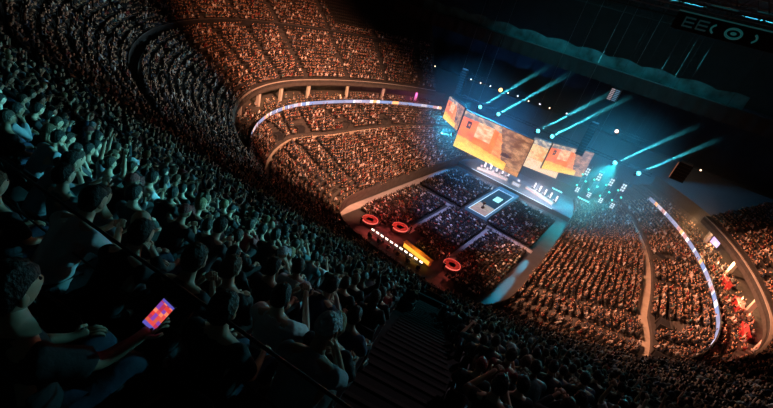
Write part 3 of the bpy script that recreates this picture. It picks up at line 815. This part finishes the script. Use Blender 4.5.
for k, (x, y, z, w, lb) in enumerate(((8.8, 100, 3.2, 2.6, 'under the pale cream screen'), (14.9, 101, 3.6, 2.8, 'under the first light tower'), (20.2, 101, 4.0, 2.6, 'under the last light tower'))):
    r = empty('batten_light', (x, y, z), 0, 'bright teal batten light low '+lb, 'stage lamp', 'teal batten lights')
    m = MB(); m.box((0, 0, 0), (w, .3, .3)); m.build('housing', BLACKM, r, bevel=.02)
    m = MB(); m.box((0, -.17, .04), (w*.95, .06, .2)); m.build('lens', TE, r)
    m = MB()
    for s in (-.4, .4): m.tube([(w*s, 0, -.15), (w*s, 0, -z+.02)], .05, 6)
    m.build('stand', BLACKM, r)

# ------------------------------------------------------------------ stage
DK = mat('stage_deck', (.10, .13, .16), .4, noise=.2, nscale=1.)
EDGE = emi('stage_edge_strip', (.55, .8, 1.), 1.3)
r = empty('stage', (0, 98.5, 0), 0, 'wide low dark stage with a pale lit front edge under the screens', 'stage')
m = MB(); m.box((0, .3, .6), (30, 13, 1.2)); m.build('platform', DK, r)
m = MB(); m.box((-.2, -6.26, 1.16), (21.6, .1, .10)); m.build('edge_strip', EDGE, r)
m = MB(); m.box((0, -6.24, .55), (30, .03, 1.0)); m.build('front_skirt', DRAPE, r)
r = empty('runway', (.2, 82., 0), 0, 'narrow runway thrust from stage into the crowd with lit white edges', 'stage')
m = MB(); m.box((0, 0, .3), (5.2, 19.2, .6)); m.build('platform', mat('runway_deck', (.10, .22, .27), .5, noise=.15), r)
m = MB(); m.box((0, -6.6, .615), (3.6, 5.2, .03)); m.build('sand_carpet', mat('sand_carpet', (.62, .42, .26), .9, noise=.25, nscale=2), r)
m = MB(); m.box((0, 1.6, .615), (3.6, 10.6, .03)); m.build('dark_carpet', mat('dark_teal_carpet', (.015, .06, .075), .8, noise=.2), r)
m = MB()
for x in (-1.95, 1.95): m.box((x, -.9, .62), (.14, 16.8, .05))
m.box((0, -9.35, .62), (4.1, .14, .05)); m.box((0, 7.3, .62), (4.1, .14, .05)); m.build('edge_strip', EDGE, r)
m = MB(); m.box((.3, 1.4, .65), (1.5, 3.0, .04)); m.build('floor_light_panel', emi('cyan_panel', (.35, .95, 1.), 1.4), r)
# pedestal with a dark trophy on the sand carpet
t = empty('trophy', (.1, 75.6, .63), 0, 'small dark trophy cup on the sand coloured runway end', 'trophy')
m = MB(); m.lathe([(.32, 0), (.32, .5), (.18, .55), (.10, .7), (.14, .85), (.30, 1.1), (.36, 1.4), (.34, 1.42)], 16); m.build('cup', mat('bronze', (.08, .05, .03), .4, metal=.6, noise=.2), t, True)
m = MB()
for s in (-1, 1): m.tube([(s*.33, 0, 1.3), (s*.52, 0, 1.25), (s*.48, 0, 1.0), (s*.24, 0, .95)], .03, 6)
m.build('handle', MATS['bronze'], t, True)
JERS = (.62, .52, .54)
LITP = emi('monitor_picture', (.75, .85, 1.), 1.6)
def monitor(P, rz, label, group, scr=LITP, w=.6):
    r = empty('monitor', P, rz, label, 'monitor', group)
    m = MB(); m.box((0, 0, .33), (w, .035, .36)); m.build('housing', BLACKM, r, bevel=.008)
    m = MB(); m.box((0, -.02, .33), (w*.94, .006, .32)); m.build('screen', scr, r)
    m = MB(); m.box((0, .04, .12), (.05, .03, .24)); m.box((0, .03, .008), (.26, .18, .016)); m.build('stand', BLACKM, r)
def chair(P, rz, label, group):
    r = empty('swivel_chair', P, rz, label, 'chair', group)
    m = MB(); m.box((0, .02, .44), (.5, .5, .08)); m.build('seat', SEATM, r, bevel=.03)
    m = MB(); m.box((0, -.26, .86), (.5, .09, .80), 0, R(6), taper=.85); m.build('backrest', SEATM, r, bevel=.03)
    m = MB(); m.tube([(0, 0, .08), (0, 0, .42)], .03, 8); m.build('stem', STEEL, r)
    m = MB()
    for k in range(5): m.tube([(0, 0, .1), (.3*math.cos(k*1.257), .3*math.sin(k*1.257), .04)], .025, 6)
    m.build('base', BLACKM, r)
ORDN = ('first', 'second', 'third', 'fourth', 'fifth')
for team, (c, a, where) in enumerate((((-6.2, 94.4), R(14), 'under the widest screen'), ((6.3, 95.4), R(-17), 'nearer the light towers'))):
    r = empty('team_desk', (*c, 1.2), a, 'long lit gaming desk on stage '+where, 'desk', 'gaming desks on stage')
    m = MB(); m.box((0, 0, .74), (8., .8, .06)); m.build('desk_top', PALE, r)
    m = MB(); m.box((0, -.42, .42), (8., .06, .62)); m.build('front_panel', PALE, r)
    m = MB()
    for s in (-3.6, 3.6): m.box((s, 0, .36), (.08, .6, .72))
    m.build('leg', BLACKM, r)
    m = MB(); m.box((0, -.46, .42), (7.6, .02, .3)); m.build('sign_panel', emi('rose_panel', (1., .62, .62), .7), r)
    rot = Matrix.Rotation(a, 3, 'Z')
    for k in range(5):
        x = -3.2+1.6*k; o5 = ORDN[k]
        P = rot@Vector((x, 1.05, 0))+Vector((*c, 1.2))
        figure('player', tuple(P), a+PI, 'type', JERS, 'tee', HAIRS[k % 3][0], 'short', SKINS[k % 3], TROUSERS[0], 'player in pale jersey, %s along the stage desk %s' % (o5, where), 'players at the stage desks')
        chair(tuple(P), a+PI, 'swivel chair of the %s player at the desk %s' % (o5, where), 'player chairs')
        Q = rot@Vector((x+.62, .1, .77))+Vector((*c, 1.2)); monitor(tuple(Q), a+PI, 'desk monitor %s along the stage desk %s' % (o5, where), 'stage monitors')
# pc tower cabinets: lit white uprights behind each team
for team, (c, a, where) in enumerate((((-6.2, 97.0), R(14), 'under the widest screen'), ((6.9, 98.0), R(-17), 'nearer the light towers'))):
    rot = Matrix.Rotation(a, 3, 'Z')
    for k in range(5):
        P = rot@Vector((-3.2+1.6*k, 0, 0))+Vector((*c, 1.2))
        r = empty('light_column', tuple(P), a, 'white light column behind the %s player %s' % (ORDN[k], where), 'light column', 'light columns behind the players')
        m = MB(); m.box((0, 0, .95), (.5, .3, 1.9)); m.build('housing', BLACKM, r)
        m = MB(); m.box((0, -.16, 1.0), (.4, .03, 1.6)); m.build('lamp_face', emi('column_lamp', (.95, .88, .95), 1.5), r)
# host desk in the middle
r = empty('host_desk', (.2, 95.2, 1.2), 0, 'small lit host desk in the middle of the stage', 'desk')
m = MB(); m.box((0, 0, .5), (2., .8, 1.0)); m.build('body', PALE, r, bevel=.05)
m = MB(); m.box((0, -.42, .5), (1.7, .03, .7)); m.build('front_lamp', emi('host_front', (.8, .85, 1.), .7), r)
m = MB(); m.box((0, 0, 1.03), (2.2, 1., .06)); m.build('desk_top', DK, r)
figure('presenter', (.2, 96.2, 1.2), PI, 'stand', SH['white'][0], 'long', HAIRS[0][0], 'short', SKINS[0], TROUSERS[0], 'presenter standing behind the small host desk', None)
for k, (x, lb) in enumerate(((-7.2, 'first'), (-3.4, 'second'), (4.9, 'third'), (9.0, 'fourth'))):
    r = empty('stage_monitor_box', (x, 88.6, 0), 0, 'white box in front of the stage edge, %s from the small slanted screen' % lb, 'box', 'white boxes before the stage')
    m = MB(); m.box((0, 0, .45), (1.0, .7, .9), taper=.9); m.build('cabinet', PALE, r, bevel=.03)
    m = MB(); m.box((0, -.30, .55), (.8, .16, .5)); m.build('face', emi('box_face', (.85, .85, 1.), .9), r)

# ------------------------------------------------------------------ production desks at the back of the floor
RED = emi('red_strip', (1., .16, .12), 1.3); RTOP = mat('red_gloss', (.20, .05, .045), .4, noise=.15)
for k, (x, y, lb) in enumerate(((-9.9, 49.6, 'at the orange walkway end of the console row'), (-5.5, 52.6, 'between the console row and the seat blocks'), (5.8, 51.6, 'alone beside the centre aisle foot'))):
    r = empty('round_desk', (x, y, 0), 0, 'round red-lit desk '+lb, 'desk', 'round red desks')
    m = MB(); m.lathe([(.62, .70), (.62, .78), (1.35, .78), (1.35, .70), (.62, .70)], 28); m.build('desk_top', RTOP, r)
    m = MB(); m.lathe([(1.22, 0), (1.25, .70)], 28); m.build('skirt', RTOP, r)
    m = MB(); m.lathe([(1.36, .62), (1.40, .62), (1.40, .80), (1.36, .80), (1.36, .62)], 28); m.build('light_ring', RED, r)
    point('red_desk_light', (x, y, 2.6), 380, (1., .12, .08), .5)
    for q, a in enumerate((.6, 2.5, 4.4)):
        figure('technician', (x+1.9*math.cos(a), y+1.9*math.sin(a), 0), a+PI/2, 'stand', SH['black'][0], 'tee', HAIRS[q][0], 'short', SKINS[q], TROUSERS[0], '%s technician standing by the round red desk %s' % (ORDN[q], ('by the walkway', 'behind the consoles', 'at the aisle foot')[k]), 'floor technicians')
r = empty('console_table', (-2.4, 47.1, 0), 0, 'long black table carrying the row of glowing console monitors', 'table')
m = MB(); m.box((0, 0, .74), (10.6, .8, .05)); m.build('table_top', BLACKM, r)
for x in (-5, -2.5, 0, 2.5, 5):
    m = MB(); m.box((x, 0, .36), (.08, .6, .72)); m.build('leg', BLACKM, r)
CONS = emi('console_picture', (1., .86, .72), 2.6)
for k in range(11):
    monitor((-7.3+.98*k, 47.1, .765), 0, 'glowing console monitor, %s from the orange walkway' % ORD[k+1], 'console monitors', CONS, .62)
    if k % 2 == 0:
        x = -7.0+.98*k; chair((x, 46.0, 0), 0, 'operator chair at the %s console monitor from the walkway' % ORD[k+1], 'operator chairs')
        figure('operator', (x, 46.0, 0), 0, 'type', SHIRTS[k % 3][0], 'tee', HAIRS[k % 3][0], 'short', SKINS[k % 4], TROUSERS[0], 'operator in dark clothes at the %s console from the walkway' % ORD[k+1], 'console operators')
r = empty('amber_counter', (.6, 49.2, 0), R(-6), 'amber-lit counter standing behind the console monitors', 'counter')
m = MB(); m.box((0, 0, .5), (5.6, .7, 1.)); m.build('body', mat('amber_panel', (.5, .25, .05), .6, noise=.2), r, bevel=.03)
m = MB(); m.box((0, -.37, .55), (5.4, .04, .7)); m.build('lamp_face', emi('amber_face', (1., .42, .04), 1.6), r)
m = MB(); m.box((0, 0, 1.03), (5.8, .85, .06)); m.build('counter_top', MATS['amber_panel'], r)
point('amber_counter_light', (.6, 48.4, 1.9), 160, (1., .5, .08), .4)

# ------------------------------------------------------------------ club lounge on the right balcony
for k, (d, o, w, col, lb) in enumerate(((6, 2.6, 2.6, (.6, .04, .03), 'nearest the stage'), (0, 3.0, 3.0, (.6, .04, .03), 'middle one'), (-7, 2.8, 3., (.5, .04, .03), 'nearest the near stand'))):
    x, y = map(float, club_xy(o, R(d+7))); r = empty('lounge_counter', (x, y, CLUB[2][1]), R(d+7)+PI/2, 'red counter in the lit lounge behind the ribbon board, '+lb, 'counter', 'red lounge counters')
    m = MB(); m.box((0, 0, .5), (w, .6, 1.)); m.build('body', mat('red_counter', (.30, .025, .03), .5, noise=.2), r, bevel=.04)
    m = MB(); m.box((0, 0, 1.03), (w+.2, .75, .06)); m.build('counter_top', MATS['red_counter'], r)
x, y = map(float, club_xy(5.0, R(27)))
r = empty('wall_screen', (x, y, 10.4), R(27)+PI/2+PI, 'small violet glowing screen in the lounge behind the ribbon board', 'screen')
m = MB(); m.box((0, 0, .8), (2.4, .12, 1.5)); m.build('housing', BLACKM, r, bevel=.02)
m = MB(); m.box((0, .07, .8), (2.2, .02, 1.3)); m.box((0, -.07, .8), (2.2, .02, 1.3)); m.build('screen', emi('violet_picture', (.55, .42, 1.), 1.5), r)
m = MB(); m.box((0, 0, -.1), (.1, .1, .6)); m.build('stand', BLACKM, r)
for d, w in ((33, 90), (24, 120), (17, 150), (8, 120)):
    x, y = map(float, club_xy(3.2, R(d))); point('lounge_light', (x, y, 11.9), w*10, (1., .5, .22), .3)
for d in (2, -6): 
    x, y = map(float, club_xy(3.2, R(d))); point('lounge_red_light', (x, y, 11.9), 260, (1., .12, .08), .3)
for d, c, w in ((196, (1., .5, .2), 380), (183, (1., .55, .25), 380), (170, (1., .5, .2), 420), (158, (1., .35, .3), 300), (146, (1., .15, .6), 420)):
    x, y = map(float, club_xy(3.2, R(d))); point('suite_light', (x, y, 12.0), w, c, .3)

# ------------------------------------------------------------------ far end: dark terrace with small lamps, status board
tb = MB(); tb.box((0, 119.5, 8.4), (96, 3., 16.6)); struct(tb, 'wall_terrace', DRAPE)
fl = [(-51.5, 17.6), (-46.3, 17.4), (-44, 16.8), (-30.6, 17.1), (-27.2, 17.1), (-23.9, 17.3), (-18, 17.3), (-15, 17.5), (-11.5, 17.3), (-8.2, 17.6), (-5.3, 17.6), (-.5, 17.9), (33., 16.9)]
FE = [emi('warm_bulb', (1., .62, .42), 3.5), emi('white_bulb', (.9, .85, 1.), 3.)]
for k, (x, z) in enumerate(fl):
    r = empty('terrace_lamp', (x, 117.9, z-.25), 0, 'small glowing lamp on the dark far terrace edge behind the screens', 'lamp', 'lamps on the far terrace edge')
    m = MB(); m.tube([(0, 0, -.3), (0, 0, .1)], .06, 8); m.box((0, .06, -.3), (.3, .2, .1)); m.build('bracket', BLACKM, r)
    m = MB(); m.ball((0, 0, .25), .2, 12, 8); m.build('bulb', FE[k % 2], r, True)
r = empty('status_board', (7.6, 120, 24.4), 0, 'small lit board of white and blue rows below the black drape', 'sign')
m = MB(); m.box((0, 0, 1.6), (2.6, .2, 3.4)); m.build('housing', BLACKM, r)
m = MB(); rr2 = random.Random(4)
for j in range(7):
    m.box((-.55, -.12, .3+.42*j), (.9, .04, .24)); 
m.build('pale_row', emi('board_rose', (.8, .55, .6), .5), r)
m = MB()
for j in range(7): m.box((.6, -.12, .3+.42*j), (1.0, .04, .22))
m.build('blue_row', emi('board_blue', (.2, .45, .7), .4), r)
m = MB(); m.tube([(0, 0, 3.2), (0, 0, 22.4)], .04, 5); m.build('cable', BLACKM, r)
# masking drape and teal curtain below the roof
def drape(name, y, x0, x1, z0, z1, amp, freq, mt, label, cat, scal=0.):
    m = MB(); n = int((x1-x0)*3)
    for off in (0, .12):
        m.grid(lambda u, v: (x0+(x1-x0)*u, y+off+amp*math.sin(u*(x1-x0)*freq)*(1-.4*v), z0+(z1-z0)*v+scal*(1 if v > .9 else 0)*abs(math.sin(u*(x1-x0)*.45))), n, 10)
    o = m.build(name, mt, None, True); return tag(o, label, cat)
drape('masking_drape', 100., -62, 60, 29.3, 32.2, .18, 2.4, DRAPE, 'long black masking drape hanging under the roof beyond the stage', 'drape')
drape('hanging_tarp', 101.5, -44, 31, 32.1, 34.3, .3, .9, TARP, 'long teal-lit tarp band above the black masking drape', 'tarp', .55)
m = MB(); m.tube([(-62, 100.6, 32.3), (60, 100.6, 32.3)], .12, 6); tag(m.build('drape_pipe', STEEL), 'steel pipe between the black drape and the teal tarp', 'pipe')
for k, y in enumerate((62, 70.6, 78, 88, 104)):
    r = empty('roof_truss', (0, y, 44.2), 0, 'dark steel roof truss, %s from the near stand' % ORDN[k], 'roof truss', 'roof trusses')
    m = MB()
    for z in (-1., 1.4): m.box((0, 0, z), (150, .22, .18))
    m.build('chords', STEEL if k < 3 else BLACKM, r); m = MB()
    for i in range(-25, 25): m.tube([(i*3., 0, -1.), (i*3.+1.5, 0, 1.4), (i*3.+3, 0, -1.)], .06, 4)
    m.build('braces', BLACKM, r)
# teal roof board: bars, ring and brackets seen edge-on
SG = emi('roof_board_glow', (.05, .55, .55), .07)
r = empty('roof_board', (21.3, 69.6, 41.3), 0, 'teal glowing board with ring and bars among the dark roof trusses', 'sign')
m = MB(); m.box((0, .2, .2), (12, .15, 2.2)); m.build('backing', BLACKM, r)
m = MB(); n = 28
def ring(cx, cz, rx, rz_, t, a0, a1):
    pts = [(cx+rx*math.cos(a), .02, cz+rz_*math.sin(a)) for a in np.linspace(a0, a1, n)]; m.tube(pts, t, 6)
ring(.9, .1, .85, .55, .14, 0, 2*PI); m.ball((.9, .05, .1), (.35, .1, .2)); m.build('ring_mark', SG, r)
m = MB(); ring(.3, .1, 1.9, .8, .13, 2.5, 3.8); ring(1.5, .1, 1.9, .8, .13, -.6, .6); m.build('bracket_mark', SG, r)
m = MB()
for cx in (-4.2, -2.6):
    for z in (-.35, .15, .65): m.box((cx, .02, z), (1.15, .08, .2))
    m.box((cx-.6, .02, .15), (.16, .08, 1.2))
m.build('bar_mark', emi('roof_board_dim', (.04, .35, .38), .035), r)
m = MB(); m.box((1, .02, 1.25), (14, .1, .16)); m.build('top_strip', emi('roof_strip', (.05, .5, .5), .05), r)
m = MB()
for x, w, z in ((-1.5, 3, 2.6), (3.5, 3.4, 3.0), (-4, 2.5, 3.4), (7., 3.2, 2.4)): m.box((x, .3, z), (w, .1, .14))
m.build('upper_strip', emi('roof_strip', (.05, .5, .5), .05), r)

# ------------------------------------------------------------------ light
WARM = (1., .42, .21)
spot('house_warm_left', (12, 38, 45), (-33, 64, 7), 470000, (1., .44, .25), 50, .8, .6)
spot('house_warm_left_upper', (10, 36, 45.5), (-45, 58, 18.5), 250000, (1., .34, .16), 44, .9, .6)
spot('house_warm_right', (-16, 46, 45), (27, 66, 5), 440000, (1., .40, .21), 40, .6, .6)
spot('house_warm_right_upper', (-14, 44, 45.5), (48, 66, 17), 380000, (1., .35, .16), 34, .8, .6)
spot('walkway_warm', (-4, 30, 44), (-15.5, 50, 0), 220000, (1., .40, .18), 12, .9, .3)
spot('unseen_teal_near', (30, 62, 31), (9, 4, 31.5), 58000, (.10, .66, .80), 34, .9, .8)  # unseen midair lamp replacing the teal stage light on the near stand
spot('unseen_teal_near_left', (-4, 64, 22), (-28, 18, 23), 62000, (.42, .66, .70), 50, .9, .8)  # unseen midair lamp, same stand-in for the left part of the stand
spot('added_teal_accent', (34, 40, 36), (13.2, 3.6, 32.4), 120000, (.10, .66, .78), 11, 1., .5)  # added narrow spot, no fixture, brightens the nearest shirts
spot('near_right_dim', (2, 60, 24), (30, 26, 18), 40000, (.6, .5, .45), 36, .9, .8)
spot('added_stair_fill', (24, 20, 44), (19.5, 5, 30), 1500, (.8, .6, .7), 30, .9, .4)  # added fill without a fixture so the step edges show
spot('floor_wash', (-6, 44, 45), (0, 70, 0), 150000, (.46, .52, 1.), 30, .9, .6)
spot('runway_wash', (0, 62, 24), (0, 83, 0), 15000, (.4, .8, 1.), 30, .7, .3)
for y, wt in ((48.5, 90000), (55, 90000), (64, 55000)): spot('side_aisle_beam', (13.9, 90.5, 5.5), (13.9, y, 0), wt, (.02, .55, .85), 3.2, .9, .1)
for x in (-6.2, 6.2): spot('team_wash', (x, 89.2, 5.1), (x*1.03, 95, 1.9), 9000, (1., .80, .86), 110, .6, .4)
spot('back_blue', (-12, 106, 8), (-18, 128, 8), 55000, (.02, .20, .50), 120, 1., .5)
spot('back_blue', (26, 106, 8), (36, 128, 8), 55000, (.02, .25, .45), 120, 1., .5)
spot('stage_blue', (-26, 72, 42), (-10, 96, 2), 340000, (.03, .34, .80), 50, 1., .5)
spot('stage_blue', (18, 74, 43), (14, 100, 3), 320000, (.03, .44, .80), 54, 1., .5)
spot('stage_teal', (-20, 98, 15), (-26, 92, 0), 45000, (.03, .6, 1.), 80, .9, .5)
spot('stage_teal', (17, 101, 15), (14, 94, 0), 50000, (.03, .8, .9), 80, .9, .5)
spot('roof_teal', (-8, 84, 38), (-6, 101, 33.4), 5500, (.1, .8, .9), 110, 1., .5)
spot('roof_teal', (16, 84, 38), (14, 101, 33.4), 4500, (.1, .8, .9), 110, 1., .5)
point('red_crowd_light', (-10, 54, 4.5), 1200, (1., .10, .10), .4)
for p, aim in BEAMS:
    d = (Vector(aim)-Vector(p)).normalized(); spot('beam', tuple(Vector(p)+d*1.1), aim, 3000000, TEALC, 5.5, .6, .12)
hz = MB(); hz.ball((0, 0, 0), (1, 1, 1), 48, 32)
hm = bpy.data.materials.new('haze'); hm.use_nodes = True; hn = hm.node_tree; hn.nodes.clear()
ho = hn.nodes.new('ShaderNodeOutputMaterial'); hv = hn.nodes.new('ShaderNodeVolumeScatter'); hv.inputs['Density'].default_value = .008; hv.inputs['Anisotropy'].default_value = .15
hv.inputs['Color'].default_value = (.9, .95, 1, 1); hn.links.new(hv.outputs['Volume'], ho.inputs['Volume'])
hc = hn.nodes.new('ShaderNodeTexCoord'); hl = hn.nodes.new('ShaderNodeVectorMath'); hl.operation = 'LENGTH'
hr_ = hn.nodes.new('ShaderNodeMapRange'); hr_.interpolation_type = 'SMOOTHSTEP'
for k_, v_ in (('From Min', 1.), ('From Max', .15), ('To Min', 0.), ('To Max', .017)): hr_.inputs[k_].default_value = v_
hn.links.new(hc.outputs['Object'], hl.inputs[0]); hn.links.new(hl.outputs['Value'], hr_.inputs['Value']); hn.links.new(hr_.outputs['Result'], hv.inputs['Density'])
ho_ = tag(hz.build('stage_haze', hm, None, True), 'thin blue haze hanging around the stage', 'haze', kind='stuff')
ho_.location = (4, 93, 8.5); ho_.scale = (56, 24.5, 22)

# ------------------------------------------------------------------ haze and colour management
w = bpy.data.worlds.new('haze'); scene.world = w; w.use_nodes = True; nt = w.node_tree
nt.nodes['Background'].inputs['Color'].default_value = (0, 0, 0, 1); nt.nodes['Background'].inputs['Strength'].default_value = 0
scene.view_settings.view_transform = 'Standard'; scene.view_settings.look = 'None'; scene.view_settings.gamma = 1.; scene.view_settings.exposure = 0.
scene.view_settings.use_curve_mapping = False
cy = scene.cycles
cy.volume_step_rate = 3.; cy.volume_max_steps = 64; cy.max_bounces = 5; cy.diffuse_bounces = 2; cy.glossy_bounces = 2; cy.volume_bounces = 0; cy.transmission_bounces = 2
cy.use_denoising = True; cy.use_light_tree = True; cy.sample_clamp_indirect = 4.
